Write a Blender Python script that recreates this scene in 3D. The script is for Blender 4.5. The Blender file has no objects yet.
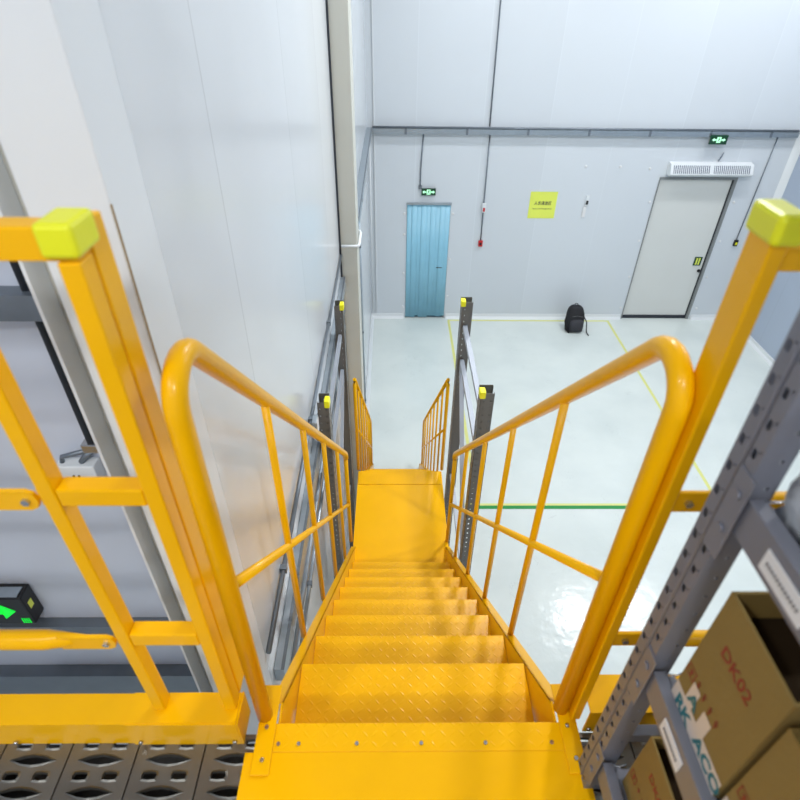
import bpy, bmesh, math, random
from mathutils import Vector, Matrix
random.seed(4)
C = bpy.context.scene.collection
PI = math.pi
R = math.radians

# ------------------------------------------------------------------ materials
def new_mat(name):
    m = bpy.data.materials.new(name); m.use_nodes = True
    nt = m.node_tree
    return m, nt, nt.nodes['Principled BSDF']

def lin(c):
    return tuple(((v / 255) / 12.92 if v / 255 <= .04045 else ((v / 255 + .055) / 1.055) ** 2.4) for v in c)

def mat(name, rgb, rough=.5, metal=0., noise=.0, nscale=8., bump=0., bscale=40., spec=.5, coat=0., rvar=0., emit=None, estr=1.):
    m, nt, b = new_mat(name)
    col = lin(rgb) + (1,)
    b.inputs['Base Color'].default_value = col
    b.inputs['Roughness'].default_value = rough
    b.inputs['Metallic'].default_value = metal
    b.inputs['Specular IOR Level'].default_value = spec
    b.inputs['Coat Weight'].default_value = coat
    b.inputs['Coat Roughness'].default_value = .08
    tc = nt.nodes.new('ShaderNodeTexCoord')
    if noise > 0 or rvar > 0:
        n = nt.nodes.new('ShaderNodeTexNoise'); n.inputs['Scale'].default_value = nscale
        n.inputs['Detail'].default_value = 5
        nt.links.new(tc.outputs['Object'], n.inputs['Vector'])
        if noise > 0:
            mx = nt.nodes.new('ShaderNodeMix'); mx.data_type = 'RGBA'
            mx.inputs[6].default_value = tuple(v * (1 - noise) for v in col[:3]) + (1,)
            mx.inputs[7].default_value = tuple(min(1, v * (1 + noise)) for v in col[:3]) + (1,)
            nt.links.new(n.outputs['Fac'], mx.inputs[0]); nt.links.new(mx.outputs[2], b.inputs['Base Color'])
        if rvar > 0:
            mr = nt.nodes.new('ShaderNodeMapRange'); mr.inputs['To Min'].default_value = rough - rvar
            mr.inputs['To Max'].default_value = rough + rvar
            nt.links.new(n.outputs['Fac'], mr.inputs['Value']); nt.links.new(mr.outputs[0], b.inputs['Roughness'])
    if bump > 0:
        n2 = nt.nodes.new('ShaderNodeTexNoise'); n2.inputs['Scale'].default_value = bscale
        n2.inputs['Detail'].default_value = 2
        nt.links.new(tc.outputs['Object'], n2.inputs['Vector'])
        bp = nt.nodes.new('ShaderNodeBump'); bp.inputs['Strength'].default_value = bump
        bp.inputs['Distance'].default_value = .01
        nt.links.new(n2.outputs['Fac'], bp.inputs['Height']); nt.links.new(bp.outputs[0], b.inputs['Normal'])
    if emit:
        b.inputs['Emission Color'].default_value = lin(emit) + (1,)
        b.inputs['Emission Strength'].default_value = estr
    return m

def mth(nt, op, a, b=None, c=None):
    n = nt.nodes.new('ShaderNodeMath'); n.operation = op
    for i, v in enumerate((a, b, c)):
        if v is None: continue
        if isinstance(v, (int, float)): n.inputs[i].default_value = v
        else: nt.links.new(v, n.inputs[i])
    return n.outputs[0]

YEL = (240, 178, 0)
def diamond_mat():
    m = mat('diamond_plate_yellow', YEL, .3, 0, .05, 9, spec=.25)
    nt = m.node_tree; b = nt.nodes['Principled BSDF']
    tc = nt.nodes.new('ShaderNodeTexCoord'); sp = nt.nodes.new('ShaderNodeSeparateXYZ')
    nt.links.new(tc.outputs['Object'], sp.inputs[0])
    s = .023
    u = mth(nt, 'DIVIDE', sp.outputs[0], s); v = mth(nt, 'DIVIDE', sp.outputs[1], s)
    fu = mth(nt, 'SUBTRACT', mth(nt, 'FRACT', u), .5); fv = mth(nt, 'SUBTRACT', mth(nt, 'FRACT', v), .5)
    par = mth(nt, 'FLOORED_MODULO', mth(nt, 'ADD', mth(nt, 'FLOOR', u), mth(nt, 'FLOOR', v)), 2.)
    par = mth(nt, 'SUBTRACT', mth(nt, 'MULTIPLY', par, 2.), 1.)
    pv = mth(nt, 'MULTIPLY', par, fv)
    a = mth(nt, 'ADD', fu, pv); d = mth(nt, 'SUBTRACT', fu, pv)
    a2 = mth(nt, 'POWER', mth(nt, 'ABSOLUTE', mth(nt, 'DIVIDE', a, .66)), 2.)
    d2 = mth(nt, 'POWER', mth(nt, 'ABSOLUTE', mth(nt, 'DIVIDE', d, .17)), 2.)
    h = mth(nt, 'MAXIMUM', mth(nt, 'SUBTRACT', 1., mth(nt, 'ADD', a2, d2)), 0.)
    bp = nt.nodes.new('ShaderNodeBump'); bp.inputs['Strength'].default_value = .32; bp.inputs['Distance'].default_value = .0016
    nt.links.new(h, bp.inputs['Height']); nt.links.new(bp.outputs[0], b.inputs['Normal'])
    return m

def panel_mat(name, rgb, axis, width, offset, rough, seam=.012, dark=.72):
    """painted sandwich panels with thin vertical seams every `width` metres along axis"""
    m, nt, b = new_mat(name)
    tc = nt.nodes.new('ShaderNodeTexCoord'); sp = nt.nodes.new('ShaderNodeSeparateXYZ')
    nt.links.new(tc.outputs['Object'], sp.inputs[0])
    u = mth(nt, 'DIVIDE', mth(nt, 'SUBTRACT', sp.outputs[axis], offset), width)
    f = mth(nt, 'ABSOLUTE', mth(nt, 'SUBTRACT', mth(nt, 'FRACT', u), .5))
    line = mth(nt, 'GREATER_THAN', f, .5 - seam / width / 2)
    wn = nt.nodes.new('ShaderNodeTexWhiteNoise'); wn.noise_dimensions = '1D'
    nt.links.new(mth(nt, 'FLOOR', mth(nt, 'ADD', u, 0)), wn.inputs['W'])
    no = nt.nodes.new('ShaderNodeTexNoise'); no.inputs['Scale'].default_value = .6; no.inputs['Detail'].default_value = 3
    nt.links.new(tc.outputs['Object'], no.inputs['Vector'])
    fac = mth(nt, 'ADD', mth(nt, 'MULTIPLY', wn.outputs[0], .5), mth(nt, 'MULTIPLY', no.outputs['Fac'], .5))
    mx = nt.nodes.new('ShaderNodeMix'); mx.data_type = 'RGBA'
    c = lin(rgb)
    mx.inputs[6].default_value = tuple(v * .95 for v in c) + (1,); mx.inputs[7].default_value = tuple(min(1, v * 1.03) for v in c) + (1,)
    nt.links.new(fac, mx.inputs[0])
    m2 = nt.nodes.new('ShaderNodeMix'); m2.data_type = 'RGBA'
    m2.inputs[7].default_value = tuple(v * dark for v in c) + (1,)
    nt.links.new(line, m2.inputs[0]); nt.links.new(mx.outputs[2], m2.inputs[6])
    nt.links.new(m2.outputs[2], b.inputs['Base Color'])
    b.inputs['Roughness'].default_value = rough
    n2 = nt.nodes.new('ShaderNodeTexNoise'); n2.inputs['Scale'].default_value = 1.3
    nt.links.new(tc.outputs['Object'], n2.inputs['Vector'])
    bp = nt.nodes.new('ShaderNodeBump'); bp.inputs['Strength'].default_value = .15; bp.inputs['Distance'].default_value = .02
    nt.links.new(n2.outputs['Fac'], bp.inputs['Height']); nt.links.new(bp.outputs[0], b.inputs['Normal'])
    return m

def floor_mat():
    m, nt, b = new_mat('epoxy_floor')
    tc = nt.nodes.new('ShaderNodeTexCoord')
    n = nt.nodes.new('ShaderNodeTexNoise'); n.inputs['Scale'].default_value = 1.2; n.inputs['Detail'].default_value = 8
    nt.links.new(tc.outputs['Object'], n.inputs['Vector'])
    cr = nt.nodes.new('ShaderNodeValToRGB')
    cr.color_ramp.elements[0].position = .3; cr.color_ramp.elements[0].color = lin((206, 214, 211)) + (1,)
    cr.color_ramp.elements[1].position = .62; cr.color_ramp.elements[1].color = lin((216, 223, 219)) + (1,)
    nt.links.new(n.outputs['Fac'], cr.inputs[0])
    # thin scuff marks
    w = nt.nodes.new('ShaderNodeTexNoise'); w.inputs['Scale'].default_value = 2.3; w.inputs['Detail'].default_value = 9
    w.inputs['Distortion'].default_value = 1.2
    nt.links.new(tc.outputs['Object'], w.inputs['Vector'])
    sc = mth(nt, 'LESS_THAN', mth(nt, 'ABSOLUTE', mth(nt, 'SUBTRACT', w.outputs['Fac'], .5)), .0025)
    n3 = nt.nodes.new('ShaderNodeTexNoise'); n3.inputs['Scale'].default_value = .9
    nt.links.new(tc.outputs['Object'], n3.inputs['Vector'])
    sc = mth(nt, 'MULTIPLY', sc, mth(nt, 'MULTIPLY', mth(nt, 'GREATER_THAN', n3.outputs['Fac'], .58), .18))
    mx = nt.nodes.new('ShaderNodeMix'); mx.data_type = 'RGBA'
    mx.inputs[7].default_value = lin((120, 125, 125)) + (1,)
    nt.links.new(sc, mx.inputs[0]); nt.links.new(cr.outputs[0], mx.inputs[6]); nt.links.new(mx.outputs[2], b.inputs['Base Color'])
    b.inputs['Roughness'].default_value = .16
    n2 = nt.nodes.new('ShaderNodeTexNoise'); n2.inputs['Scale'].default_value = 7; n2.inputs['Detail'].default_value = 3
    nt.links.new(tc.outputs['Object'], n2.inputs['Vector'])
    bp = nt.nodes.new('ShaderNodeBump'); bp.inputs['Strength'].default_value = .35; bp.inputs['Distance'].default_value = .01
    nt.links.new(n2.outputs['Fac'], bp.inputs['Height']); nt.links.new(bp.outputs[0], b.inputs['Normal'])
    return m

M = dict(
    yellow=mat('yellow_paint', YEL, .3, 0, .05, 5, .05, 30, .22, .08),
    diamond=diamond_mat(),
    lime=mat('lime_plastic', (226, 226, 20), .4, 0, .03, 20),
    limecap=mat('lime_bright_plastic', (245, 240, 20), .4),
    wall_l=panel_mat('wall_panel_left', (214, 218, 221), 1, 1.15, 1.52, .2, .005, .72),
    wall_b=panel_mat('wall_panel_back', (210, 216, 221), 0, 1.15, .4, .35, .012, 1.05),
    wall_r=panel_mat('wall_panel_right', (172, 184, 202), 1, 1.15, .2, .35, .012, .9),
    wall_n=panel_mat('wall_panel_recess', (196, 202, 214), 0, 1.15, .1, .35, .012, .9),
    floor=floor_mat(),
    edge=mat('brown_panel_edge', (150, 128, 92), .6),
    white=mat('white_trim', (222, 226, 228), .4, 0, .02, 3),
    beige=mat('beige_cladding', (198, 198, 188), .45, 0, .03, 3),
    galv=mat('galvanised_steel', (168, 178, 186), .38, .75, .15, 14, rvar=.08),
    dgalv=mat('dull_galvanised', (120, 128, 136), .45, .6, .15, 14),
    deck=mat('worn_steel_deck', (124, 122, 116), .36, .8, .25, 9, .1, 60, rvar=.12),
    pit=mat('slot_backing_dark', (70, 68, 66), .6, .5, .1, 9),  # dark tone stands for the unlit void below the deck slots
    rack=mat('grey_rack_paint', (118, 120, 130), .38, .2, .06, 12),
    rackd=mat('dark_rack_paint', (112, 110, 106), .42, .3, .06, 12),
    brace=mat('pale_brace_steel', (160, 166, 176), .4, .3, .06, 12),
    zinc=mat('zinc_bolt', (190, 190, 190), .25, .9),
    card=mat('cardboard', (142, 118, 66), .8, 0, .08, 14, .1, 120, .2),
    cardshade=mat('carton_shade', (52, 40, 26), .9, 0, .08, 14, spec=.1),  # near-black tone carries the shade inside open cartons
    tape=mat('white_tape', (214, 200, 186), .35, 0, .05, 20),
    teal=mat('teal_ink', (30, 110, 118), .5),
    redink=mat('red_ink', (140, 48, 34), .6),
    label=mat('paper_label', (225, 225, 225), .6),
    greyink=mat('grey_ink', (110, 110, 112), .7),
    blue=mat('blue_door', (120, 182, 206), .45, 0, .06, 3),
    strip=mat('blue_pvc', (138, 194, 216), .4, 0, .1, 4, spec=.6),
    blued=mat('blue_dark', (30, 84, 110), .5),
    door=mat('white_door', (214, 216, 212), .45, 0, .02, 2),
    frame=mat('grey_frame', (140, 143, 142), .4, .3),
    seal=mat('dark_seal', (40, 46, 54), .6),
    black=mat('black_plastic', (18, 18, 20), .4),
    cloth=mat('black_nylon', (26, 26, 30), .75, 0, .25, 30, .3, 200),
    cloth2=mat('dark_grey_nylon', (48, 48, 54), .7, 0, .2, 30),
    green=mat('exit_green_glow', (20, 200, 90), .5, emit=(20, 215, 80), estr=1.0),
    greenw=mat('exit_white_glow', (190, 255, 210), .5, emit=(180, 255, 205), estr=1.0),
    greend=mat('exit_dark_green', (8, 62, 36), .3),
    greena=mat('arrow_green_glow', (0, 230, 60), .5, emit=(0, 235, 60), estr=1.0),
    ysign=mat('yellow_notice', (226, 236, 96), .5, 0, .04, 6),
    red=mat('red_plastic', (196, 26, 30), .4),
    vent=mat('vent_dark', (98, 106, 122), .5),
    ltape=mat('yellow_floor_tape', (218, 219, 136), .3, 0, .04, 4),
    gtape=mat('green_floor_tape', (30, 140, 60), .3),
    lamp=mat('lamp_glow', (255, 255, 255), .5, emit=(255, 255, 255), estr=12.),
    plastic=None,
)
def plastic_mat():
    m = mat('milky_film', (200, 204, 208), .18, 0, .25, 22, .9, 26, .6)
    return m
M['plastic'] = plastic_mat()

# ------------------------------------------------------------------ mesh builder
class MB:
    def __init__(s): s.v = []; s.f = []; s.mi = []; s.sm = []
    def add(s, vs, fs, mi=0, sm=False):
        o = len(s.v); s.v += [tuple(v) for v in vs]
        for f in fs: s.f.append(tuple(i + o for i in f)); s.mi.append(mi); s.sm.append(sm)
        return s
    def box(s, x0, x1, y0, y1, z0, z1, mi=0, bev=0.):
        if x0 > x1: x0, x1 = x1, x0
        if y0 > y1: y0, y1 = y1, y0
        if z0 > z1: z0, z1 = z1, z0
        bev = min(bev, (x1-x0)*.45, (y1-y0)*.45, (z1-z0)*.45)
        if bev > 0:
            bm = bmesh.new(); bmesh.ops.create_cube(bm, size=1)
            for v in bm.verts:
                v.co = Vector(((x0+x1)/2 + v.co.x*(x1-x0), (y0+y1)/2 + v.co.y*(y1-y0), (z0+z1)/2 + v.co.z*(z1-z0)))
            bmesh.ops.bevel(bm, geom=list(bm.edges), offset=bev, segments=2, profile=.5, affect='EDGES')
            bm.verts.ensure_lookup_table()
            s.add([v.co for v in bm.verts], [[v.index for v in f.verts] for f in bm.faces], mi, False); bm.free()
            return s
        vs = [(x, y, z) for z in (z0, z1) for y in (y0, y1) for x in (x0, x1)]
        return s.add(vs, [(0,2,3,1), (4,5,7,6), (0,1,5,4), (2,6,7,3), (0,4,6,2), (1,3,7,5)], mi)
    def prism(s, poly, ext, mi=0):
        """poly: list of 3D points, ext: vector"""
        n = len(poly); e = Vector(ext)
        vs = [Vector(p) for p in poly] + [Vector(p) + e for p in poly]
        fs = [tuple(range(n))[::-1], tuple(range(n, 2*n))] + [(i, (i+1) % n, n+(i+1) % n, n+i) for i in range(n)]
        return s.add(vs, fs, mi)
    def tube(s, pts, r, n=14, mi=0, caps=True, sm=True):
        pts = [Vector(p) for p in pts]; rings = []
        T = []
        for i in range(len(pts)):
            a = pts[max(i-1, 0)]; b = pts[min(i+1, len(pts)-1)]
            T.append((b-a).normalized())
        up = Vector((0, 0, 1)) if abs(T[0].z) < .9 else Vector((1, 0, 0))
        N = T[0].cross(up).normalized(); vs = []
        for i, p in enumerate(pts):
            if i: N = (N - T[i]*N.dot(T[i])).normalized()
            B = T[i].cross(N)
            rr = r[i] if isinstance(r, (list, tuple)) else r
            # keep round section on mitred corners
            for k in range(n):
                a = 2*PI*k/n; vs.append(p + N*math.cos(a)*rr + B*math.sin(a)*rr)
        fs = [(i*n+k, i*n+(k+1) % n, (i+1)*n+(k+1) % n, (i+1)*n+k) for i in range(len(pts)-1) for k in range(n)]
        s.add(vs, fs, mi, sm)
        if caps:
            o = len(s.v) - len(vs)
            s.f.append(tuple(o+k for k in range(n))[::-1]); s.mi.append(mi); s.sm.append(False)
            s.f.append(tuple(o+(len(pts)-1)*n+k for k in range(n))); s.mi.append(mi); s.sm.append(False)
        return s
    def loft(s, rings, mi=0, sm=True, caps=True):
        n = len(rings[0]); vs = [p for r in rings for p in r]
        fs = [(i*n+k, i*n+(k+1) % n, (i+1)*n+(k+1) % n, (i+1)*n+k) for i in range(len(rings)-1) for k in range(n)]
        if caps: fs += [tuple(range(n))[::-1], tuple((len(rings)-1)*n+k for k in range(n))]
        return s.add(vs, fs, mi, sm)
    def build(s, name, mats, parent=None, solid=0., loc=None, bevel=0.):
        me = bpy.data.meshes.new(name); 
        off = Vector(parent.get('_o', (0, 0, 0))) if parent is not None else (Vector(loc) if loc else Vector((0, 0, 0)))
        me.from_pydata([tuple(Vector(v) - off) for v in s.v], [], s.f)
        if not isinstance(mats, (list, tuple)): mats = [mats]
        for m in mats: me.materials.append(m)
        me.polygons.foreach_set('material_index', s.mi); me.polygons.foreach_set('use_smooth', s.sm)
        bm = bmesh.new(); bm.from_mesh(me); bmesh.ops.recalc_face_normals(bm, faces=bm.faces); bm.to_mesh(me); bm.free()
        o = bpy.data.objects.new(name, me); C.objects.link(o)
        if parent is not None: o.parent = parent; o['_o'] = tuple(off)
        else: o.location = off; o['_o'] = tuple(off)
        if solid:
            md = o.modifiers.new('s', 'SOLIDIFY'); md.thickness = solid; md.offset = -1
        if bevel:
            md = o.modifiers.new('b', 'BEVEL'); md.width = bevel; md.segments = 2; md.limit_method = 'ANGLE'
        return o

def thing(name, label, cat, loc, group=None):
    o = bpy.data.objects.new(name, None); C.objects.link(o); o.location = loc
    o.empty_display_size = .1; o['_o'] = tuple(loc)
    o['label'] = label; o['category'] = cat
    if group: o['group'] = group
    return o
def tag(o, label, cat, group=None):
    o['label'] = label; o['category'] = cat
    if group: o['group'] = group
    return o
def struct(o): o['kind'] = 'structure'; return o
def copy_tree(o, parent=None):
    c = o.copy(); C.objects.link(c)
    if parent is not None: c.parent = parent
    for ch in list(o.children): copy_tree(ch, c)
    return c

def text(name, body, size, origin, right, up, m, parent=None, depth=.0006, xs=1., bold=0., align='LEFT'):
    cu = bpy.data.curves.new('t', 'FONT'); cu.body = body; cu.size = size; cu.extrude = depth; cu.offset = bold
    cu.align_x = align
    cu.resolution_u = 2
    to = bpy.data.objects.new('t', cu); C.objects.link(to)
    dg = bpy.context.evaluated_depsgraph_get(); dg.update()
    me = bpy.data.meshes.new_from_object(to.evaluated_get(dg))
    bpy.data.objects.remove(to)
    r = Vector(right).normalized(); u = Vector(up).normalized(); n = r.cross(u)
    mb = MB(); o0 = Vector(origin)
    mb.add([o0 + r*v.co.x*xs + u*v.co.y + n*v.co.z for v in me.vertices], [tuple(p.vertices) for p in me.polygons])
    return mb.build(name, m, parent)

# ------------------------------------------------------------------ dimensions
HX0, HX1 = -.45, 7.15        # side walls of the hall
YB = 10.567                  # back wall
ZC = 8.2                     # ceiling
ZM = 4.39                    # mezzanine deck
ZL = 2.448                   # landing
SX0, SX1 = -.262, .390       # clear tread width

# ------------------------------------------------------------------ the setting
struct(MB().box(-4, HX1+.1, -6, YB+.1, -.1, 0).build('floor', M['floor']))
struct(MB().box(-4, HX1+.1, -6, YB+.1, ZC, ZC+.1).build('ceiling', M['white']))
struct(MB().box(-.52, HX0, 1.06, YB, 0, ZC).build('wall_left', M['wall_l']))
# back wall with the two door openings left free
DX = (.265, 1.085, 2.40); EX = (4.84, 6.27, 2.90)
wb = MB()
wb.box(-.52, DX[0], YB, YB+.1, 0, ZC); wb.box(DX[0], DX[1], YB, YB+.1, DX[2], ZC)
wb.box(DX[1], EX[0], YB, YB+.1, 0, ZC); wb.box(EX[0], EX[1], YB, YB+.1, EX[2], ZC); wb.box(EX[1], HX1+.1, YB, YB+.1, 0, ZC)
struct(wb.build('wall_back', M['wall_b']))
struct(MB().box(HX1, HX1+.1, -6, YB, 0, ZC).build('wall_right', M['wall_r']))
struct(MB().box(-4, -.52, 1.2, 1.3, 0, ZC).build('wall_recess', M['wall_n']))
struct(MB().box(-4.1, -4, -6, 1.3, 0, ZC).build('wall_side', M['wall_n']))
struct(MB().box(-4, HX1+.1, -6.1, -6, 0, ZC).build('wall_front', M['wall_n']))
# cove skirting
def cove(name, p0, p1, nrm):
    p0 = Vector(p0); p1 = Vector(p1); n = Vector(nrm); z = Vector((0, 0, 1))
    poly = [p0 + n*.003, p0 + n*.07, p0 + n*.055 + z*.02, p0 + n*.03 + z*.045, p0 + n*.018 + z*.1, p0 + n*.003 + z*.1]
    return struct(MB().prism(poly, p1-p0).build(name, M['white']))
cove('baseboard_back', (HX0, YB, 0), (DX[0]-.03, YB, 0), (0, -1, 0))
cove('baseboard_back_middle', (DX[1]+.03, YB, 0), (EX[0]-.03, YB, 0), (0, -1, 0))
cove('baseboard_back_corner', (EX[1]+.04, YB, 0), (HX1, YB, 0), (0, -1, 0))
cove('baseboard_right', (HX1, -5.9, 0), (HX1, YB, 0), (-1, 0, 0))
cove('baseboard_left', (HX0, 4.9, 0), (HX0, YB, 0), (1, 0, 0))
# near end of the left wall : trim panel and H column
t1 = MB().box(-.584, -.4465, .905, 1.055, 0, ZC, bev=.004); struct(t1.build('trim_1', M['white']))
t2 = MB(); t2.box(-.4463, -.4455, .902, .909, 0, 5.53); struct(t2.build('trim_2', M['edge']))
hb = MB()
hb.box(-.640, -.586, .985, .997, 0, ZC)
struct(hb.build('trim_3', M['beige'], bevel=.002))
struct(MB().box(-.648, -.6405, .93, 1.12, 0, ZC, bev=.001).build('trim_18', M['white']))
# grey bands across the recessed wall
for k, (z0, z1, dpt, mm) in enumerate(((5.18, 5.245, .05, 'dgalv'), (3.80, 3.90, .04, 'dgalv'), (3.33, 3.56, .05, 'dgalv'))):
    struct(MB().box(-4, -.665, 1.2-dpt, 1.199, z0, z1).build('trim_%d' % (4+k), M[mm]))
# boxed column further along the left wall
struct(MB().box(HX0+.001, -.30, 4.6, 4.9, 0, ZC, bev=.004).build('trim_7', M['beige']))
struct(MB().box(HX0+.001, -.435, 4.585, 4.6, 0, ZC).build('trim_8', M['seal']))
struct(MB().box(-.33, -.315, YB-.03, YB-.001, .10, ZC).build('trim_9', M['white']))
struct(MB().prism([(HX1-.10, YB-.002, .1), (HX1-.002, YB-.002, .1), (HX1-.002, YB-.10, .1)], (0, 0, ZC-.11)).build('trim_10', M['white']))
# floor markings
def strip(n, x0, x1, y0, y1, m): struct(MB().box(x0, x1, y0, y1, .0005, .003).build('trim_%d' % n, m))
strip(11, 1.16, 4.55, 10.42, 10.47, M['ltape'])
strip(12, 1.15, 1.20, 5.33, 10.42, M['ltape'])
strip(13, 4.50, 4.55, 5.33, 10.42, M['ltape'])
strip(14, 1.0, 4.55, 5.29, 5.33, M['ltape'])
strip(15, 1.0, 4.55, 5.23, 5.29, M['gtape'])

# doors
d = MB().box(DX[0]+.03, DX[1]-.03, YB+.03, YB+.07, .01, DX[2]-.03, bev=.003).build('door_1', M['blue']); struct(d)
fb = MB()
fb.box(DX[0], DX[0]+.028, YB-.004, YB+.09, 0, DX[2]); fb.box(DX[1]-.028, DX[1], YB-.004, YB+.09, 0, DX[2]); fb.box(DX[0]+.028, DX[1]-.028, YB-.004, YB+.09, DX[2]-.028, DX[2])
fb.build('door_frame', M['frame'], d)
hd = MB(); hd.box(.965, 1.0, YB+.015, YB+.029, 1.0, 1.2, bev=.003); hd.tube([(.98, YB+.02, 1.13), (.98, YB-.03+.015, 1.13), (.87, YB-.015, 1.13)], .011, 10)
h = hd.build('door_handle', M['black'], d); h['label'] = 'black lever handle'
cu = thing('strip_curtain', 'blue plastic strip curtain hanging in front of the narrow blue door', 'curtain', (.67, YB-.03, 2.36))
MB().box(DX[0]-.01, DX[1]+.01, YB-.035, YB-.005, 2.37, 2.41, bev=.003).build('curtain_rail', M['galv'], cu)
nst = 9
for k in range(nst):
    x0 = DX[0] + .005 + k*(DX[1]-DX[0]-.01-.105)/(nst-1); y = YB - .012 - (.006 if k % 2 else 0)
    zb = .03 + random.uniform(-.015, .03)
    pts = [(x0 + .105*i/6, y - .004*math.sin(PI*i/6)) for i in range(7)]
    s = MB(); vs = []
    for (z, dx) in ((2.39, 0), (1.2, random.uniform(-.004, .004)), (zb, random.uniform(-.008, .008))):
        vs += [(px+dx, py, z) for px, py in pts]
    s.add(vs, [(r*7+i, r*7+i+1, (r+1)*7+i+1, (r+1)*7+i) for r in range(2) for i in range(6)], 0, True)
    s.build('strip', M['strip'], cu, solid=.002)
MB().box(DX[0]+.03, DX[1]-.03, YB+.01, YB+.03, .012, .14).build('kick_plate', M['blued'], d)

d2 = MB().box(EX[0]+.025, EX[1]-.07, YB+.03, YB+.09, .07, EX[2]-.05, bev=.004).build('door_2', M['door']); struct(d2)
fb = MB()
fb.box(EX[0], EX[0]+.02, YB-.012, YB+.1, 0, EX[2]); fb.box(EX[1]-.055, EX[1], YB-.012, YB+.1, 0, EX[2]); fb.box(EX[0]+.02, EX[1]-.055, YB-.012, YB+.1, EX[2]-.045, EX[2])
fb.build('door_frame', M['frame'], d2)
sl = MB(); sl.box(EX[0]+.02, EX[1]-.055, YB+.01, YB+.095, .004, .07); sl.box(EX[1]-.07, EX[1]-.055, YB+.01, YB+.06, .07, EX[2]-.05)
sl.build('door_seal', M['seal'], d2)
ks = MB().tube([(6.16, YB+.03, .83+.25), (6.16, YB+.0, .83+.25)], .03, 16)
ks.tube([(6.16, YB+.0, 1.08), (6.16, YB-.02, 1.08), (6.11, YB-.02, 1.08)], .01, 8)
ks.build('door_handle', M['black'], d2)
pt = thing('door_sign', 'small dark green sign with two yellow bars on the white door', 'sign', (6.07, YB+.02, 1.3))
MB().box(6.0, 6.15, YB+.018, YB+.029, 1.19, 1.37, bev=.003).build('board', M['greend'], pt)
for xx in (6.035, 6.085): MB().box(xx, xx+.03, YB+.0165, YB+.0178, 1.21, 1.35).build('bar', M['ysign'], pt)

# ------------------------------------------------------------------ lamps (out of frame, reflected in the floor)
def make_lamp():
    t = thing('high_bay_lamp', 'round high bay lamp hanging from the hall ceiling', 'lamp', (0, 0, 0), 'high bay lamps under the ceiling')
    MB().tube([(0, 0, 0), (0, 0, .25)], .012, 8).build('rod', M['galv'], t)
    n = 24
    rings = [[(r*math.cos(2*PI*k/n), r*math.sin(2*PI*k/n), z) for k in range(n)] for r, z in ((.05, 0), (.12, -.03), (.14, -.10), (.25, -.20), (.25, -.22), (.24, -.22), (.13, -.11))]
    MB().loft(rings, caps=False).build('reflector', M['galv'], t)
    MB().tube([(0, 0, -.195), (0, 0, -.2)], .222, 24).build('lens', M['lamp'], t)
    return t
lamps = [(4.8, 8.4), (6.5, 8.6), (1.6, 8.4), (1.6, 4.2), (4.8, 4.2), (.3, -2.1), (3.4, -2.1), (-2.0, -1.4), (5.9, -.8), (-1.8, -4.2), (2, -4.2)]
proto = None
PW = {0: 120, 1: 100, 2: 130, 3: 230, 4: 190, 5: 150, 6: 110, 7: 80, 8: 60, 9: 60, 10: 80}
for i, (x, y) in enumerate(lamps):
    if proto is None: proto = make_lamp(); o = proto
    else: o = copy_tree(proto)
    o.location = (x, y, ZC-.25)
    ld = bpy.data.lights.new('lamp_light', 'AREA'); ld.shape = 'DISK'; ld.size = .44; ld.energy = PW[i]; ld.color = (.97, .985, 1.)
    lo = bpy.data.objects.new('lamp_light', ld); C.objects.link(lo); lo.location = (x, y, ZC-.25-.215)

# ------------------------------------------------------------------ staircase
st = thing('staircase', 'bright yellow steel staircase running down from the mezzanine past a landing', 'staircase', (.064, 2.6, 0))
MB().box(-.335, .445, -.6, .548, ZM+.002, ZM+.007).build('top_plate', M['yellow'], st)
nz = MB().box(-.31, .438, .549, .612, ZM+.001, ZM+.006, bev=.0015); nz.box(-.31, .438, .6, .612, ZM-.06, ZM+.001)
nose = nz.build('nosing_strip', M['diamond'], st)
for x in (-.262, -.215, -.08, .07, .22, .375):
    MB().tube([(x, .566, ZM+.006), (x, .566, ZM+.0095)], .0045, 8).build('screw', M['zinc'], nose)
# side brackets where the stringers meet the deck
for x0, x1 in ((-.315, -.273), (.401, .443)):
    b = MB().box(x0, x1, .50, .70, ZM+.0075, ZM+.0125, bev=.0015).build('bracket', M['yellow'], st)
    for y in (.53, .60, .64): MB().tube([((x0+x1)/2+random.uniform(-.008, .008), y, ZM+.0125), ((x0+x1)/2, y, ZM+.016)], .005, 8).build('bolt', M['zinc'], b)
G = .2157; RS = .2196
def tread(yn, z):
    t = MB(); y0 = yn-.235
    t.box(SX0, SX1, y0, yn, z-.005, z, bev=.0015); t.box(SX0, SX1, yn-.006, yn, z-.04, z-.005); t.box(SX0, SX1, y0, y0+.005, z-.03, z-.005)
    t.build('tread', M['diamond'], st)
for n in range(8): tread(.858+n*G, 4.204-n*RS)
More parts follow.
